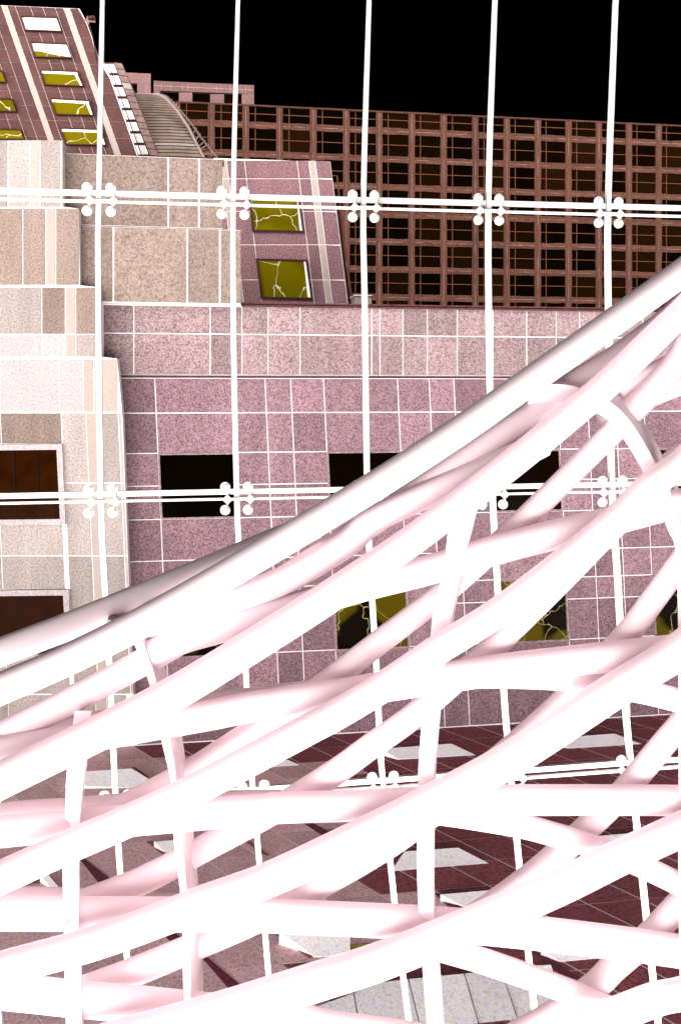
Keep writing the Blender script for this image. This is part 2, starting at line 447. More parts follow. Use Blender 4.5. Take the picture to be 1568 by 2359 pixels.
# ------------------------------------------------------------------ stepped pier on the left
YP = 29.0
pier = thing('stepped_stone_pier', (-12, YP, 0), 'stepped pale granite pier with painted glow and a light vertical strip at the left edge', 'building')
v, f = prism([onY(x, y, YP + 0.028) for x, y in ((-160, 322), (144, 324), (146, 476), (182, 480), (184, 657), (232, 662), (234, 822), (270, 826), (282, 960), (300, 1420), (312, 1700), (-160, 1740))], (0, 0.7, 0))
link('wall', v, f, M['mortar'], pier)
def ptier(ya, yb, xs, strip, mats, sh=0.0, yref=0):
    for a, b_, m_ in zip(xs, xs[1:], mats):
        for y0, y1 in zip(ya, ya[1:] + [yb]):
            mm = M['strip'] if a == strip else M[m_]
            xx = lambda x, y: x + sh * (y - yref)
            q = [(xx(a, y0) + 1.3, y0 + 1.3), (xx(b_, y0) - 1.3, y0 + 1.3), (xx(b_, y1) - 1.3, y1 - 1.3), (xx(a, y1) + 1.3, y1 - 1.3)]
            slab_px('stone_panel', q, YP, 0.03, mm, pier)
ptier([321], 477, [-110, 18, 69, 92, 140, 146], 69, ['tan_light'] * 6)
ptier([479], 657, [-110, -30, 52, 105, 128, 183], 105, ['tan', 'tan', 'tan', 'tan', 'tan'])
ptier([661], 770, [-110, -10, 96, 150, 174, 234], 150, ['tan_light', 'tan_light', 'tan', 'tan', 'tan'])
ptier([770], 823, [-110, -10, 96, 150, 174, 234], 150, ['pale', 'pale', 'pale', 'pale', 'tan_light'])  # glow at the left put into these paler panels
ptier([827], 950, [-110, 0, 136, 191, 216, 271], 191, ['pale', 'pale', 'pale', 'strip', 'strip'])
SH = 0.045
ptier([951], 1022, [-110, 0, 140], None, ['tan', 'tan'], SH, 951)
ptier([951, 1113, 1281, 1440], 1600, [141, 197], None, ['tan_light'], SH, 951)
ptier([951, 1113, 1281, 1440], 1600, [197, 224], 197, ['strip'], SH, 951)
ptier([951, 1113, 1281, 1440], 1600, [224, 272, 279], None, ['tan_light', 'strip'], SH, 951)
ptier([1209, 1281], 1358, [-118, -12, 132], None, ['tan_light', 'tan_light'], SH, 951)
ptier([1521], 1600, [-118, -12, 133], None, ['tan_light'] * 2, SH, 951)
ptier([1601], 1700, [-118, -12, 133, 190, 216, 262], 190, ['tan_light'] * 5, SH, 951)
for yt, yb, xr in ((1023, 1209, 143), (1359, 1520, 158)):
    window(pier, [(-150, yt + 3), (xr, yt), (xr + 8, yb), (-150, yb + 3)], YP - 0.1, M['pale'], M['brownpane'], 13, 0.12,
           bars=(0.42, 0.63, 0.83), barmat=M['blackbar'])

# ------------------------------------------------------------------ middle block with olive windows
def c2(x, y): return ((900 + x / 1.568) / 1.7366, (200 + y / 1.568) / 1.7366)
def c1(x, y): return (x / 2.723, y / 2.723)
YB = 38.0
blk = thing('window_block', (-4, YB, 0), 'sloping rose granite block with two olive windows above the wide cornice', 'building')
outl = [c2(-70, 676), c2(660, 700), c2(772, 1596), c2(-70, 1596)]
v, f = prism([onY(x, y, YB + 0.028) for x, y in outl], (0, 3, 0))
link('wall', v, f, M['mortar'], blk)
SHB = lambda x, y: x + 0.122 * (y - 700)
xs = [-150, -30, 10, 122, 452, 526, 566, 661]
ys = [690, 805, 1010, 1220, 1440, 1590]
for a, b_ in zip(xs, xs[1:]):
    for y0, y1 in zip(ys, ys[1:]):
        g_ = 2.4
        q = [c2(SHB(a, y0) + g_, y0 + g_), c2(SHB(b_, y0) - g_, y0 + g_ + (0 if b_ < 661 else 4)), c2(SHB(b_, y1) - g_, y1 - g_), c2(SHB(a, y1) + g_, y1 - g_)]
        slab_px('stone_panel', q, YB, 0.03, M['strip'] if a in (526, -30) else M['block'], blk)
for q, sd in (([c2(150, 925), c2(468, 930), c2(496, 1142), c2(172, 1136)], [c2(452, 940), c2(466, 940), c2(484, 1130), c2(468, 1130)]),
              ([c2(194, 1306), c2(516, 1314), c2(550, 1564), c2(226, 1556)], [c2(494, 1322), c2(510, 1322), c2(536, 1550), c2(518, 1550)])):
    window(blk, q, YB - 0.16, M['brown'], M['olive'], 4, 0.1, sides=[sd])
v, f = tube([onY(*c2(x, y), YB - 0.1) for x, y in ((672, 786), (702, 786), (712, 880), (740, 1130), (770, 1360), (800, 1592))], 0.035, 6)
link('drainpipe', v, f, M['farbar'], blk)
slab_px('flashing', [c2(700, 1000), c2(718, 1000), c2(790, 1596), c2(772, 1596)], YB + 0.6, 0.5, M['brown'], blk)
roofbox = thing('roof_unit', onY(*c2(865, 1600), 33), 'small pale box standing behind the cornice beside the sloping block', 'roof unit')
slab_px('casing', [c2(812, 1538), c2(918, 1540), c2(918, 1600), c2(812, 1600)], 33.0, 0.8, M['strip'], roofbox)
slab_px('lid', [c2(808, 1534), c2(922, 1536), c2(922, 1541), c2(808, 1540)], 32.9, 1.0, M['white'], roofbox)

# ------------------------------------------------------------------ leaning tower, upper left
YT = 46.0
tow = thing('leaning_tower', (-20, YT, 0), 'dark rose granite tower with slanting strips and a column of five windows', 'building')
def edge_x(y):                   # right hand outline of the tower in crop units
    pts = [(28, 490), (52, 498), (130, 541), (240, 581), (380, 611), (400, 662), (972, 866)]
    for (ya, xa), (yb, xb) in zip(pts, pts[1:]):
        if y <= yb: return xa + (xb - xa) * max(0, (y - ya)) / (yb - ya)
    return 866
ring = [(-140, 24), (0, 30), (498, 52), (541, 130), (581, 240), (611, 380), (662, 400), (866, 974), (866, 1010), (-140, 1000)]
v, f = prism([onY(*c1(x, y), YT + 0.03) for x, y in ring], (0, 4, 0))
link('wall', v, f, M['mortar'], tow)
SHT = lambda x, y: x + 0.35 * (y - 500)
xs = [-260, -190, -120, -40, 35, 106, 172, 208, 258, 352, 430, 508, 560, 598, 700, 800]
ys = [30, 64, 146, 222, 306, 388, 474, 566, 656, 746, 850, 972]
for a, b_ in zip(xs, xs[1:]):
    for y0, y1 in zip(ys, ys[1:]):
        def ptx(x, y, s): return (min(SHT(x, y) + s, edge_x(y) - 1.0), y)
        q = [ptx(a, y0 + 1, 1.3), ptx(b_, y0 + 1, -1.3), ptx(b_, y1 - 1, -1.3), ptx(a, y1 - 1, 1.3)]
        if q[1][0] < -140 and q[2][0] < -140 or q[2][0] - q[3][0] < 3 and q[1][0] - q[0][0] < 3: continue
        if q[1][0] - q[0][0] < 3: q[1] = (q[0][0] + 3, q[1][1])
        q = [(x, y + (x * 0.045 if y < 60 else x * 0.02)) for x, y in q]
        slab_px('stone_panel', [c1(*p) for p in q], YT, 0.032, M['strip'] if a in (172, 560) else M['tower'], tow)
wq = [([(128, 95), (358, 102), (388, 195), (155, 187)], 'whitepane', 0),
      ([(190, 258), (422, 268), (452, 362), (215, 355)], 'half', 0),
      ([(250, 432), (490, 442), (522, 540), (275, 530)], 'olive', 1),
      ([(312, 612), (562, 625), (586, 722), (345, 716)], 'olive', 1),
      ([(375, 798), (640, 806), (665, 910), (410, 905)], 'olive', 1),
      ([(-120, 432), (14, 438), (38, 514), (-95, 510)], 'olive', 0),
      ([(-120, 608), (74, 614), (104, 698), (-95, 694)], 'olive', 0),
      ([(-120, 800), (130, 806), (152, 872), (-95, 872)], 'olive', 0)]
for q, kind, sd in wq:
    sides = []
    if sd:
        tl, tr_, br, bl = q
        sides = [[c1(tl[0] + 10, tl[1] + 8), c1(tr_[0] - 6, tr_[1] + 8), c1(tr_[0] - 4, tr_[1] + 24), c1(tl[0] + 14, tl[1] + 24)],
                 [c1(tr_[0] - 22, tr_[1] + 24.5), c1(tr_[0] - 6, tr_[1] + 24.5), c1(br[0] - 6, br[1] - 6), c1(br[0] - 18, br[1] - 6)]]
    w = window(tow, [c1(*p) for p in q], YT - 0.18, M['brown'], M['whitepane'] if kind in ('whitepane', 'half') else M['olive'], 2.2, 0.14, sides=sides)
    if kind == 'half':
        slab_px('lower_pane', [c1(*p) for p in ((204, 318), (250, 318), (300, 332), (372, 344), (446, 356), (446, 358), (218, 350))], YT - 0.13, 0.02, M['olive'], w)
slab_px('base_band', [c1(395, 962), c1(1360, 985), c1(1360, 1012), c1(395, 1010)], YT - 2, 1.0, M['tower'], tow)
lamp = thing('floodlight', onY(*c1(530, 122), YT - 0.2), 'small floodlight on a bent bracket at the top corner of the leaning tower', 'lamp')
v, f = tube([onY(*c1(x, y), YT - 0.3) for x, y in ((526, 118), (542, 128), (600, 134))], 0.05, 6); link('bracket', v, f, M['band'], lamp)
v, f = tube([onY(*c1(x, y), YT - 0.3) for x, y in ((540, 126), (548, 98), (556, 152))], 0.04, 6); link('bracket', v, f, M['band'], lamp)
slab_px('lamp_head', [c1(548, 98), c1(588, 92), c1(596, 104), c1(596, 130), c1(588, 106), c1(552, 116)], YT - 0.4, 0.25, M['far'], lamp)
v, f = tube([onY(*c1(x, y), YT - 0.3) for x, y in ((558, 150), (574, 196), (590, 270), (602, 340), (606, 384))], 0.03, 5); link('cable', v, f, M['brown'], lamp)

# ------------------------------------------------------------------ barrel roofed hall beside it
YH = 56.0
hall = thing('barrel_roof_hall', (-14, YH, 0), 'hall with a curved slatted barrel roof and a louvred strip beside the leaning tower', 'building')
v, f = prism([onY(*c1(x, y), YH + 0.3) for x, y in ((640, 386), (765, 398), (850, 583), (1005, 985), (1005, 1010), (640, 1010))], (0, 6, 0))
link('wall', v, f, M['far_light'], hall)
# louvred strip: frames with a narrow and a wide light each
def louv(t, u): return (655 + 60 * u + (205 + 20 * u) * t, 388 + 584 * t)
NL = 8
for k in range(NL):
    t0, t1 = k / NL + 0.018, (k + 1) / NL - 0.012
    for u0, u1, n in ((0.1, 0.34, 1), (0.4, 0.93, 5)):
        for s in range(n):
            a, b_ = u0 + (u1 - u0) * s / n + 0.018, u0 + (u1 - u0) * (s + 1) / n - 0.018
            slab_px('louvre', [c1(*louv(t0, a)), c1(*louv(t0, b_)), c1(*louv(t1, b_)), c1(*louv(t1, a))], YH + 0.08, 0.08, M['white'], hall)
slab_px('louvre_frame', [c1(*louv(0, 0)), c1(*louv(0, 1)), c1(*louv(1, 1)), c1(*louv(1, 0))], YH + 0.2, 0.08, M['brown'], hall)
def band(t, u): return (712 + 53 * u + (226 + 8 * u) * t, 388 + 8 * u + 584 * t)
NB = 14
for k in range(NB):
    t0, t1 = k / NB, (k + 1) / NB - 0.008
    slab_px('band_stone', [c1(*band(t0, 0.06)), c1(*band(t0, 1)), c1(*band(t1, 1)), c1(*band(t1, 0.06))], YH + 0.02, 0.2, M['strip'] if k == 3 else M['band'], hall)
vx = [(583, 985), (600, 1020), (640, 1072), (690, 1120), (740, 1156), (800, 1190), (850, 1217), (900, 1240), (980, 1268)]
def vault_x(y):
    for (ya, xa), (yb, xb) in zip(vx, vx[1:]):
        if y <= yb: return xa + (xb - xa) * (y - ya) / (yb - ya)
    return vx[-1][1]
NV = 24
for k in range(NV):
    s0, s1 = k / NV, (k + 0.72) / NV
    y0, y1 = 583 + 397 * (s0 ** 1.35), 583 + 397 * (s1 ** 1.35)
    dep = YH + 5.0 * (1 - s0) ** 2 + 0.02
    l0, l1 = 850 + (y0 - 583) * 0.383, 850 + (y1 - 583) * 0.383
    r0, r1 = vault_x(y0), vault_x(y1)
    q = [(l0, y0), ((l0 + r0) / 2, y0 + 1), (r0, y0 + 8), (r1, y1 + 8), ((l1 + r1) / 2, y1 + 1), (l1, y1)]
    v, f = prism([onY(*c1(*p), dep) for p in q], (0, 0.3, 0.0))
    link('roof_slat', v, f, M['strip'] if k == 20 else M['roofslat'], hall)
v, f = prism([onY(*c1(x, y), YH + 5.4) for x, y in ((850, 581), (985, 583), (1040, 606), (1120, 686), (1190, 796), (1240, 896), (1275, 985), (1005, 985))], (0, 1, 0))
link('roof_deck', v, f, M['strip'], hall)
ed = [(1000, 590), (1060, 618), (1130, 690), (1200, 772), (1262, 862), (1362, 986)]
ei = [(985, 586), (1040, 614), (1112, 692), (1184, 800), (1234, 900), (1278, 986)]
for e_, r_, m_ in ((ed, 0.07, 'band'), (ei, 0.09, 'strip')):
    v, f = tube([onY(*c1(*p), YH - 0.1) for p in e_], r_, 6)
    link('roof_rail', v, f, M[m_], hall)
se, si = spline(ed, 5), spline(ei, 5)
for a, b_ in list(zip(se, si))[1::1]:
    v, f = tube([onY(*c1(a[0] + 10, a[1] - 6), YH - 0.05), onY(*c1(*b_), YH - 0.05)], 0.045, 5)
    link('roof_bracket', v, f, M['band'] if (int(a[0]) % 2) else M['brown'], hall)

# ------------------------------------------------------------------ far office building
YF = 90.0
far = thing('office_building', (30, YF, 0), 'long dark office building with a grid of square windows under the black sky', 'building')
xa, xb = onY(566, 330, YF).x, onY(1517, 330, YF).x
PX = (xb - xa) / 13.0
floors = [onY(885, y, YF).z for y in (300, 365, 430, 493, 556.5, 620, 684)]
FZ = (floors[0] - floors[-1]) / 6.0
ztop = onY(885, 257, YF).z
pw, sh = 0.68, 0.68              # pier width, spandrel height
i0, i1 = -2, 16
zbot = floors[-1] - FZ * 1.6
v, f = box(xa + i0 * PX - 1, xa + i1 * PX + 2, YF + 0.3, YF + 12, zbot - 6, ztop - 0.1)
link('core', v, f, M['brown'], far)
def jbox(x0, x1, y0, y1, z0, z1, n, vert, amp=0.035):
    """a long slab with slightly wandering edges"""
    V, Fc = [], []
    for k in range(n + 1):
        t = k / n
        d0, d1 = random.uniform(-amp, amp), random.uniform(-amp, amp)
        if vert:
            z = z0 + (z1 - z0) * t
            V += [(x0 + d0, y0, z), (x1 + d1, y0, z), (x1 + d1, y1, z), (x0 + d0, y1, z)]
        else:
            x = x0 + (x1 - x0) * t
            V += [(x, y0, z0 + d0), (x, y0, z1 + d1), (x, y1, z1 + d1), (x, y1, z0 + d0)]
    for k in range(n):
        for s in range(4):
            a, b_ = k * 4 + s, k * 4 + (s + 1) % 4
            Fc.append((a, b_, b_ + 4, a + 4))
    Fc += [(3, 2, 1, 0), tuple(n * 4 + s for s in range(4))]
    return V, Fc
for i in range(i0, i1 + 1):
    cx = xa + i * PX
    for s in (-1, 1):
        x0, x1 = (cx - pw / 2, cx - 0.025) if s < 0 else (cx + 0.025, cx + pw / 2)
        v, f = jbox(x0, x1, YF, YF + 0.28, zbot, ztop, 22, True)
        link('pier', v, f, M['far'], far)
    v, f = box(cx - 0.024, cx + 0.024, YF + 0.03, YF + 0.26, zbot, ztop - 0.05)
    link('pier_joint', v, f, M['band'], far)
for z in floors + [floors[-1] - FZ]:
    for s in (-1, 1):
        z0, z1 = (z - sh / 2, z - 0.02) if s < 0 else (z + 0.02, z + sh / 2)
        v, f = jbox(xa + i0 * PX, xa + i1 * PX, YF + 0.05, YF + 0.28, z0, z1, 90, False)
        link('spandrel', v, f, M['far'], far)
    v, f = box(xa + i0 * PX, xa + i1 * PX, YF + 0.07, YF + 0.26, z - 0.019, z + 0.019)
    link('spandrel_joint', v, f, M['band'], far)
v, f = jbox(xa + i0 * PX, xa + i1 * PX, YF - 0.06, YF + 1, ztop - 0.06, ztop + 0.1, 60, False, 0.02)
link('roof_edge', v, f, M['far'], far)
# one window, then copies
ww = PX - pw
def win_meshes(h):
    z = h / 2
    V, Fc = join([box(-ww / 2 + ww * 0.23 - 0.038, -ww / 2 + ww * 0.23 + 0.038, 0, 0.05, -z, z),
                  box(-ww / 2, ww / 2, -0.004, 0.045, -0.038 + h * 0.02, 0.038 + h * 0.02)])
    a = bpy.data.meshes.new('glazing_bars'); a.from_pydata(V, [], Fc); a.materials.append(M['farbar'])
    V, Fc = box(-ww / 2, ww / 2, 0.06, 0.1, -z, z)
    b_ = bpy.data.meshes.new('pane'); b_.from_pydata(V, [], Fc); b_.materials.append(M['darkpane'])
    return a, b_
zs = [(floors[0] + sh / 2 + ztop) / 2] + [(a + b_) / 2 for a, b_ in zip(floors, floors[1:] + [floors[-1] - FZ])]
hs = [ztop - floors[0] - sh / 2] + [FZ - sh] * 7
mtop, mall = win_meshes(hs[0]), win_meshes(FZ - sh)
for r, z in enumerate(zs):
    for i in range(i0, i1):
        ms = mtop if r == 0 else mall
        w = bpy.data.objects.new('window', ms[0]); col.objects.link(w); w.parent = far
        w.location = Vector((xa + (i + 0.5) * PX, YF + 0.14, z)) - far.location
        p = bpy.data.objects.new('pane', ms[1]); col.objects.link(p); p.parent = w
# penthouse on its roof
pent = thing('penthouse', onY(500, 243, YF + 3), 'two-step rose granite penthouse with dark windows behind the barrel roof', 'building')
ph = 0.2
def pblock(x0, x1, y0, y1, wins):
    """a wall built as piers and bands round its window openings"""
    ys_, Y = [y0, wins[0][2], wins[0][3], y1], YF + 3
    slab_px('wall_band', [(x0, y0 - 0.0), (x1, y0 + (x1 - x0) * 0.045), (x1, wins[-1][2] - 0.5), (x0, wins[0][2] - 0.5)], Y, 0.6, M['far_light'], pent)
    e = [x0] + [v_ for w_ in wins for v_ in w_[:2]] + [x1]
    for k in range(0, len(e), 2):
        ya = wins[min(k // 2, len(wins) - 1)][2]
        slab_px('wall_pier', [(e[k], ya), (e[k + 1], ya), (e[k + 1], y1), (e[k], y1)], Y + 0.02, 0.6, M['far_light'], pent)
    for a, b_, ya, yb in wins:
        slab_px('window', [(a - 1, ya - 3), (b_ + 1, ya - 3), (b_ + 1, y1), (a - 1, y1)], Y + 0.5, 0.1, M['darkpane'], pent)
        for xm in (a + (b_ - a) * 0.25,):
            pass
pblock(288, 347, 166, 250, [(300, 316, 191, 216)])
pblock(354, 585, 185, 262, [(369, 412, 208, 238), (443, 484, 212, 240), (516, 557, 216, 241)])
for x in (372, 394, 420, 433, 460, 500, 508, 530, 566, 575):
    v, f = bar_px((x, 189 + (x - 354) * 0.045), (x, 206 + (x - 354) * 0.045), YF + 2.97, 0.05, 0.03)
    link('joint', v, f, M['band'], pent)
v, f = bar_px((354, 196), (585, 207), YF + 2.965, 0.05, 0.03); link('joint', v, f, M['band'], pent)

# ------------------------------------------------------------------ glass wall with point fittings
YG = 12.0
gw = thing('glass_wall', (1, YG, 0), 'tall frameless glass wall with white upright joints and round point fittings', 'glass wall')
MU = [[(-78, -140), (-84, 450), (-80, 1140), (-52, 1560), (-40, 1850), (-10, 2250), (10, 2500)],
      [(239, -140), (236, 0), (228, 450), (226, 600), (232, 1130), (243, 1370), (256, 1598), (263, 1762), (275, 1979), (296, 2240), (316, 2480)],
      [(552, -140), (548, 0), (537, 450), (538, 800), (545, 1140), (549, 1238), (567, 1567), (581, 1804), (594, 1953), (614, 2195), (638, 2480)],
      [(854, -140), (850, 0), (837, 450), (840, 700), (845, 1090), (850, 1260), (859, 1413), (867, 1540), (878, 1761), (902, 2018), (931, 2272), (958, 2480)],
      [(1145, -140), (1140, 0), (1125, 450), (1128, 880), (1134, 1130), (1145, 1336), (1163, 1634), (1193, 1964), (1217, 2200), (1248, 2480)],
      [(1423, -140), (1418, 0), (1401, 450), (1401, 700), (1408, 1090), (1422, 1325), (1443, 1660), (1484, 2067), (1502, 2236), (1530, 2480)],
      [(1695, -140), (1690, 0), (1672, 450), (1676, 800), (1684, 1100), (1702, 1350), (1725, 1650), (1768, 2067), (1810, 2480)]]
def mx_at(m, y):
    for (xa_, ya), (xb_, yb) in zip(m, m[1:]):
        if y <= yb: return xa_ + (xb_ - xa_) * (y - ya) / (yb - ya)
    return m[-1][0]
TR = [((0, 438), (1568, 478), 19), ((0, 1143), (1327, 1118), 17), ((787, 1806), (1417, 1761), 18)]
def ty(t, x):
    (xa_, ya), (xb_, yb), _ = TR[t]
    return ya + (yb - ya) * (x - xa_) / (xb_ - xa_)
for m in MU:
    pts = spline(m, 3)
    V, Fc = [], []
    for x, y in pts:
        p = onY(x, y, YG)
        hw = 0.027 + 0.009 * min(1, max(0, y / 700))
        V += [p + Vector((-hw, -0.03, 0)), p + Vector((hw, -0.03, 0)), p + Vector((hw, 0.05, 0)), p + Vector((-hw, 0.05, 0))]
    n = len(pts)
    for k in range(n - 1):
        for s in range(4):
            a, b_ = k * 4 + s, k * 4 + (s + 1) % 4
            Fc.append((a, b_, b_ + 4, a + 4))
    Fc += [(0, 1, 2, 3), tuple(n * 4 - 4 + s for s in (3, 2, 1, 0))]
    link('upright_joint', V, Fc, M['white'], gw)
for t, (_, _, gap) in enumerate(TR):
    for a, b_ in zip(MU, MU[1:]):
        xl, xr = mx_at(a, ty(t, mx_at(a, 450 + t * 690))), mx_at(b_, ty(t, mx_at(b_, 450 + t * 690)))
        for dy, w_, dz, nm in ((0, 0.072, -0.025, 'cross_joint'), (gap, 0.03, -0.02, 'tie_rod')):
            v, f = bar_px((xl + 6, ty(t, xl) + dy), (xr - 6, ty(t, xr) + dy), YG + dz, w_, 0.06)
            link(nm, v, f, M['white'], gw)
rows = [None, 0, 1, 2, None]
for r in range(4):
    for a, b_ in zip(MU, MU[1:]):
        def pt(m, e, top):
            if e is None: y = -140 if top else 2480
            else: y = ty(e, mx_at(m, 450 + e * 690))
            return onY(mx_at(m, y), y, YG + 0.012)
        q = [pt(a, rows[r], True), pt(b_, rows[r], True), pt(b_, rows[r + 1], False), pt(a, rows[r + 1], False)]
        v, f = prism(q, (0, 0.012, 0))
        link('pane', v, f, M['glass'], gw)
def disc(c, r, th, seg=20):
    V = []
    for yy in (0, th):
        for k in range(seg):
            a = 2 * math.pi * k / seg
            V.append(c + Vector((math.cos(a) * r, -yy, math.sin(a) * r)))
    Fc = [tuple(range(seg)), tuple(range(2 * seg - 1, seg - 1, -1))] + [(k, k + seg, (k + 1) % seg + seg, (k + 1) % seg) for k in range(seg)]
    return V, Fc
U = 12.1 / F
for t in range(3):
    for m in MU:
        x = mx_at(m, ty(t, mx_at(m, 450 + t * 690)))
        y = ty(t, x)
        c0 = onY(x, y + 15, YG - 0.06)
        arms = []
        for sx in (-25.5, 25.5):
            arms.append(prism([c0 + Vector((sx * U - 0.012 + 0.03, 0, 28 * U)), c0 + Vector((sx * U + 0.012 + 0.03, 0, 28 * U)), c0 + Vector((sx * U + 0.042, 0, -34 * U)), c0 + Vector((sx * U + 0.018, 0, -34 * U))], (0, 0.03, 0)))
            k_ = c0 + Vector((sx * U + 0.03, 0, -3 * U))
            arms.append(prism([k_ + Vector((math.cos(a * math.pi / 4) * 11 * U * (1 if a % 2 == 0 else 0.72), -0.01, math.sin(a * math.pi / 4) * 11 * U * (1 if a % 2 == 0 else 0.72))) for a in range(8)], (0, 0.05, 0)))
        arms.append(prism([c0 + Vector((-24 * U, 0, 1 * U)), c0 + Vector((24 * U, 0, 1 * U)), c0 + Vector((24 * U, 0, -5 * U)), c0 + Vector((-24 * U, 0, -5 * U))], (0, 0.04, 0)))
        v, f = join(arms)
        sp = link('point_fitting', v, f, M['white'], gw)
        for sx in (-25.5, 25.5):
            for sz in (26, -26):
                v, f = disc(c0 + Vector((sx * U, 0.01, sz * U)), 11.2 * U, 0.03)
                link('fitting_disc', v, f, M['white'], sp)
                v, f = disc(c0 + Vector((sx * U + 0.012, -0.02, sz * U)), 6 * U, 0.03, 12)
                link('bolt_cap', v, f, M['white'], sp)

# ------------------------------------------------------------------ white tubular lattice in the hall
lat = thing('tubular_lattice', onD(784, 2359, 7.2), 'white lattice of thick curved steel tubes sweeping up to the right in front', 'lattice')
FS = F * 1.7366
def depth(x, y): return 6.7 + 1.3 * x / 2723.0 + 0.6 * (1 - (y - 1000) / 3096.0)
def lattice_tube(edge, widths, side, push, label=None):
    """edge: traced points of one outline; widths: (first, last) apparent width; side: +1 body below the edge, -1 above"""
    pts = [S(*e) for e in edge]
    n = len(pts)
    if not isinstance(widths, list): widths = [widths, widths]
    ws = [widths[0] + (widths[-1] - widths[0]) * i / (n - 1) for i in range(n)] if len(widths) == 2 else widths
    sp = spline([(p[0], p[1], w) for p, w in zip(pts, ws)], 6)
    path, rad = [], []
    for i, (x, y, w) in enumerate(sp):
        a, b_ = sp[max(0, i - 1)], sp[min(len(sp) - 1, i + 1)]
        tx, ty_ = b_[0] - a[0], b_[1] - a[1]
        l = math.hypot(tx, ty_)
        nx, ny = -ty_ / l, tx / l
        if ny < 0: nx, ny = -nx, -ny
        X, Y = x + nx * side * w / 2, y + ny * side * w / 2
        d = depth(X, Y) + push
        path.append(onD(X / 1.7366, Y / 1.7366, d))
        rad.append(w / 2 * d / FS * 0.985)
    v, f = tube(path, rad, 28)
    return link('tube', v, f, M['tube'], lat, smooth=True, label=label)
A_, B_, D_ = 0.0, 0.3, 0.55
# long front tubes
lattice_tube([(2, -180, 955), (2, 0, 880), (2, 285, 757), (2, 590, 605), (2, 905, 430), (2, 1230, 240), (1, 20, 1085), (1, 310, 905), (1, 590, 720), (1, 830, 550), (1, 1240, 260), (1, 1568, 25), (1, 1800, -150)], [132, 112], 1, A_)
lattice_tube([(1, 1800, -60), (1, 1568, 190), (1, 1430, 325), (1, 1160, 580), (1, 830, 855), (1, 390, 1195), (1, 190, 1335), (2, 1502, 440), (2, 1360, 532), (2, 1020, 745), (2, 740, 912), (2, 460, 1058), (2, 0, 1280), (2, -180, 1370)], [106, 150], 1, A_)
lattice_tube([(3, 1780, -420), (3, 1568, -140), (3, 1390, 0), (3, 1245, 140), (3, 1010, 335), (3, 720, 555), (3, 440, 730), (3, 210, 885), (6, 741, 562), (6, 610, 630), (6, 100, 900), (4, 555, 590), (4, 300, 700), (4, 0, 835), (4, -180, 910)], [108, 132], 1, A_)
lattice_tube([(3, 1800, 500), (3, 1520, 720), (3, 1240, 895), (3, 780, 1200), (3, 410, 1400), (5, 0, 712), (6, 430, 1300), (6, 150, 1400), (4, 770, 1005), (4, 400, 1140), (4, 0, 1250), (4, -180, 1300)], [140, 124], 1, A_)
lattice_tube([(5, 1800, 510), (5, 1568, 620), (5, 1260, 760), (5, 980, 895), (5, 590, 1060), (5, 200, 1215), (4, 1380, 1310), (4, 960, 1440), (4, 500, 1568), (4, 200, 1650)], [122, 150], 1, A_)
lattice_tube([(5, 1800, 1290), (5, 1568, 1368), (5, 1440, 1395), (5, 1250, 1465), (5, 1060, 1530), (5, 800, 1620), (5, 500, 1720)], [112, 125], 1, A_)
# tubes behind the topmost one
lattice_tube([(2, -180, 795), (2, 0, 725), (2, 280, 620), (2, 440, 556), (2, 740, 435), (2, 1055, 305), (2, 1230, 232), (2, 1400, 172)], [118, 108], 1, 0.42)
lattice_tube([(2, -150, 1170), (2, 0, 1100), (2, 245, 978), (2, 480, 856), (2, 700, 735), (2, 1000, 560), (2, 1300, 378), (1, 100, 1205), (1, 250, 1105), (1, 700, 796), (1, 870, 685), (1, 1065, 545), (1, 1250, 430), (1, 1450, 285), (1, 1568, 180), (1, 1700, 40)], [114, 100], 1, 0.4)
lattice_tube([(1, 925, 812), (1, 830, 855), (1, 390, 1045), (1, 145, 1165), (2, 1500, 265), (2, 1220, 425), (2, 870, 540), (2, 640, 600)], [108, 118], 1, B_)
# flat cross tubes
lattice_tube([(2, 690, 858), (2, 740, 840), (2, 860, 792), (2, 1010, 750), (2, 1250, 680), (2, 1522, 600), (3, 200, 555), (3, 465, 488), (3, 760, 400), (3, 1010, 335), (3, 1300, 262), (3, 1600, 180)], [108, 112, 112, 113, 115, 117, 118, 120, 121, 120, 116, 112], -1, B_)
lattice_tube([(2, -160, 1195), (2, 0, 1168), (2, 345, 1116), (2, 700, 1052), (2, 930, 1011), (2, 1115, 975), (2, 1370, 935), (2, 1568, 908), (3, 190, 888), (3, 545, 835), (3, 780, 800), (3, 1085, 765), (3, 1530, 716), (3, 1750, 680)], [118, 122], 1, B_)
lattice_tube([(2, -160, 1160), (2, 0, 1135), (2, 330, 1078), (2, 460, 1055), (2, 700, 1012), (2, 980, 968), (2, 1115, 955), (2, 1370, 923), (2, 1600, 895)], [110, 110], 1, B_ + 0.35)
lattice_tube([(4, -160, 655), (4, 0, 640), (4, 370, 605), (4, 555, 592), (4, 950, 558), (4, 1150, 545), (4, 1260, 534), (4, 1568, 525), (5, 415, 507), (5, 735, 501), (5, 1200, 500), (5, 1568, 503), (5, 1750, 508)], [122, 116], 1, B_)
lattice_tube([(4, -160, 605), (4, 80, 574), (4, 290, 560), (4, 530, 541), (4, 800, 530), (4, 1010, 526), (4, 1255, 522)], [108, 108], 1, B_ + 0.35)
lattice_tube([(4, -160, 1002), (4, 0, 1004), (4, 400, 1006), (4, 770, 1008), (4, 1140, 1011), (5, -10, 1027), (5, 390, 1046), (5, 590, 1060), (5, 890, 1090), (5, 1280, 1136), (5, 1568, 1176), (5, 1750, 1205)], [126, 122], 1, B_)
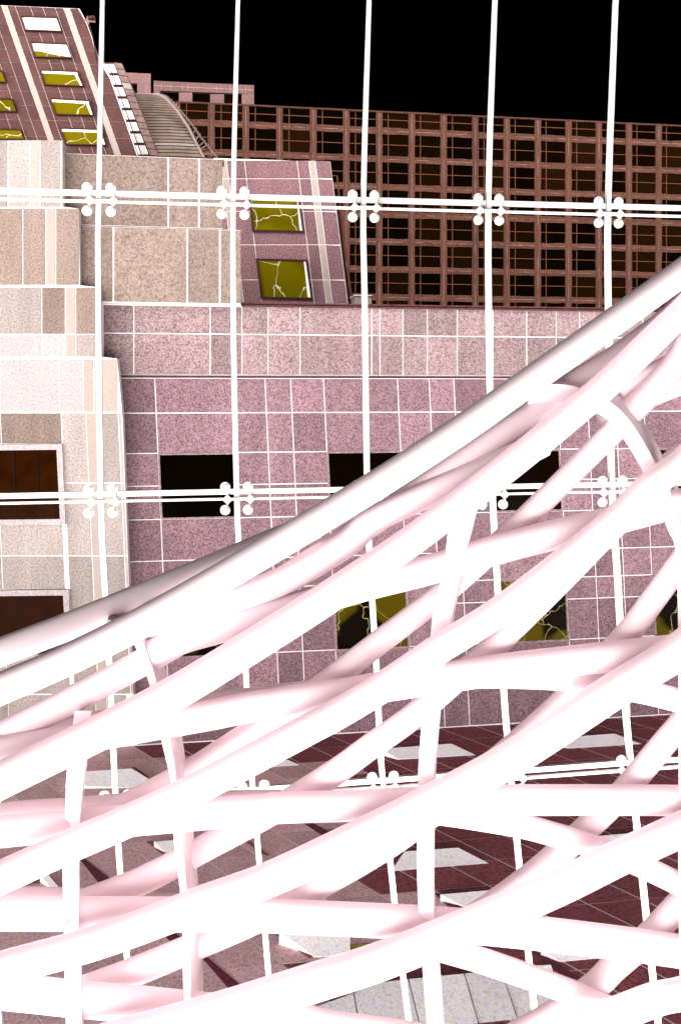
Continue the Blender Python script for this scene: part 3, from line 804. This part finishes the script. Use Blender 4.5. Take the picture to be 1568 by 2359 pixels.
lattice_tube([(4, -160, 955), (4, 40, 959), (4, 280, 965), (4, 390, 970), (4, 640, 987), (4, 805, 993), (4, 1000, 1003)], [104, 104], 1, B_ + 0.35)
lattice_tube([(4, -160, 1335), (4, 150, 1365), (4, 370, 1390), (4, 605, 1409), (4, 815, 1430), (4, 1330, 1484), (5, 0, 1520), (5, 340, 1568), (5, 700, 1640)], [128, 124], 1, B_)
# cross tubes that sink to the right
lattice_tube([(3, 500, 985), (3, 640, 957), (3, 1025, 967), (3, 1340, 1015), (3, 1540, 1062), (3, 1750, 1120)], [95, 96], -1, B_ + 0.05)
lattice_tube([(5, 330, 668), (5, 490, 676), (5, 810, 727), (5, 975, 768), (5, 1140, 817), (5, 1320, 885), (5, 1530, 985), (5, 1750, 1100)], [96, 90], -1, B_ + 0.08)
lattice_tube([(5, 330, 1240), (5, 490, 1287), (5, 660, 1336), (5, 870, 1408), (5, 1060, 1478), (5, 1250, 1560)], [96, 92], -1, B_ + 0.08)
lattice_tube([(1, 1190, 692), (1, 1280, 647), (1, 1400, 590), (1, 1568, 522), (1, 1750, 440)], [112, 106], 1, 0.72)
lattice_tube([(1, 1250, 598), (1, 1330, 550), (1, 1400, 515), (1, 1495, 475), (1, 1600, 430), (1, 1750, 370)], [98, 96], 1, B_ + 0.4)
# steep tubes at the back
lattice_tube([(1, 1620, 330), (1, 1400, 600), (1, 1165, 838), (1, 860, 1140), (1, 720, 1272), (3, 470, 485), (6, 920, 262), (6, 640, 475), (6, 330, 675), (6, 90, 830), (2, 745, 1325), (2, 415, 1495), (2, 200, 1600)], [92, 106], 1, D_)
lattice_tube([(3, 1600, -60), (3, 1420, 150), (3, 1310, 262), (3, 1070, 510), (3, 860, 720), (3, 780, 802), (3, 590, 965), (3, 405, 1125), (3, 210, 1265), (3, 45, 1385), (4, 1235, 675), (4, 950, 830), (4, 800, 912), (4, 640, 990), (4, 450, 1065), (4, 300, 1125)], [94, 108], -1, D_)
lattice_tube([(3, 1720, 270), (3, 1568, 480), (3, 1480, 600), (3, 1385, 728), (3, 1250, 880), (5, 1098, 145), (5, 940, 293), (5, 640, 550), (5, 385, 748), (5, 215, 860), (5, 0, 985), (4, 1175, 1152), (4, 910, 1270), (4, 815, 1313), (4, 610, 1397), (4, 400, 1475)], [94, 108], -1, D_)
lattice_tube([(5, 1700, -60), (5, 1540, 170), (5, 1440, 290), (5, 1270, 492), (5, 1130, 632), (5, 975, 770), (5, 830, 890), (5, 590, 1060), (5, 330, 1210)], [94, 102], 1, D_)
lattice_tube([(5, 1700, 800), (5, 1530, 985), (5, 1375, 1148), (5, 1230, 1272), (5, 1130, 1370), (5, 985, 1472), (5, 780, 1590)], [96, 106], 1, D_)
lattice_tube([(1, 1750, 130), (1, 1568, 355), (1, 1500, 470), (1, 1390, 590), (1, 1250, 720)], [95, 95], 1, D_)
# arched ribs of box section
def rib(pts, split, back, push):
    """pts: (crop, x of left edge, x of right edge, y)"""
    sp = spline([(*S(c, xl, y), S(c, xr, y)[0]) for c, xl, xr, y in pts], 5)
    V, Fc = [], []
    for xl, y, xr in sp:
        d = depth((xl + xr) / 2, y) + push
        xm = xl + (xr - xl) * split
        for x, dd in ((xl, 0.03), (xm, 0.0), (xr, back), ((xl + xr) / 2, back + 0.12)):
            V.append(onD(x / 1.7366, y / 1.7366, d + dd))
    n = len(sp)
    for k in range(n - 1):
        for s in range(4):
            a, b_ = k * 4 + s, k * 4 + (s + 1) % 4
            Fc.append((a, b_, b_ + 4, a + 4))
    Fc += [(0, 1, 2, 3), tuple(n * 4 - 4 + s for s in (3, 2, 1, 0))]
    return link('rib', V, Fc, M['tube'], lat)
def arc_rib(pts, split, back, push):
    """pts: inner outline (x, y) and outer outline (x, y) of a curved rib, traced in crop c"""
    sp = spline([(*S(c, xi, yi), *S(c, xo, yo)) for c, xi, yi, xo, yo in pts], 5)
    V, Fc = [], []
    for xi, yi, xo, yo in sp:
        d = depth((xi + xo) / 2, (yi + yo) / 2) + push
        xm, ym = xi + (xo - xi) * split, yi + (yo - yi) * split
        for x, y, dd in ((xi, yi, 0.03), (xm, ym, 0.0), (xo, yo, back), ((xi + xo) / 2, (yi + yo) / 2, back + 0.12)):
            V.append(onD(x / 1.7366, y / 1.7366, d + dd))
    n = len(sp)
    for k in range(n - 1):
        for s in range(4):
            a, b_ = k * 4 + s, k * 4 + (s + 1) % 4
            Fc.append((a, b_, b_ + 4, a + 4))
    Fc += [(0, 1, 2, 3), tuple(n * 4 - 4 + s for s in (3, 2, 1, 0))]
    return link('rib', V, Fc, M['tube'], lat)
RP = 0.17
arc_rib([(2, 470, 680, 500, 597), (2, 540, 700, 585, 605), (2, 600, 760, 660, 660), (2, 630, 830, 705, 760), (2, 657, 900, 748, 892), (2, 700, 1060, 790, 1050), (2, 728, 1210, 820, 1200), (2, 762, 1370, 838, 1345), (4, 775, 700, 865, 690), (4, 787, 820, 876, 815), (4, 806, 980, 890, 960), (4, 818, 1180, 903, 1175), (4, 820, 1420, 910, 1420), (4, 822, 1640, 914, 1640)], 0.38, 0.42, RP)
arc_rib([(1, 880, 690, 925, 566), (1, 960, 680, 1050, 548), (1, 1080, 690, 1160, 575), (1, 1190, 730, 1285, 645), (1, 1260, 780, 1382, 745), (1, 1345, 900, 1470, 890), (1, 1440, 1080, 1550, 1050), (1, 1510, 1255, 1610, 1235), (3, 1546, 360, 1650, 345), (3, 1556, 800, 1650, 800), (3, 1558, 1400, 1650, 1400), (5, 1555, 700, 1650, 700), (5, 1562, 1400, 1650, 1400)], 0.6, 0.45, RP)
rib([(3, 565, 680, 60), (3, 527, 635, 240), (3, 505, 590, 420), (3, 460, 560, 600), (3, 442, 525, 760), (3, 415, 500, 980), (3, 400, 480, 1200), (3, 390, 470, 1360), (5, 386, 464, 760), (5, 390, 466, 1000), (5, 408, 486, 1280), (5, 430, 508, 1560), (5, 440, 520, 1700)], 0.9, 0.12, RP)
rib([(2, 333, 417, 1058), (2, 330, 414, 1090), (2, 300, 386, 1330), (4, 294, 372, 560), (4, 283, 358, 830), (4, 282, 358, 960), (4, 288, 364, 1250), (4, 296, 376, 1600)], 0.9, 0.12, RP)
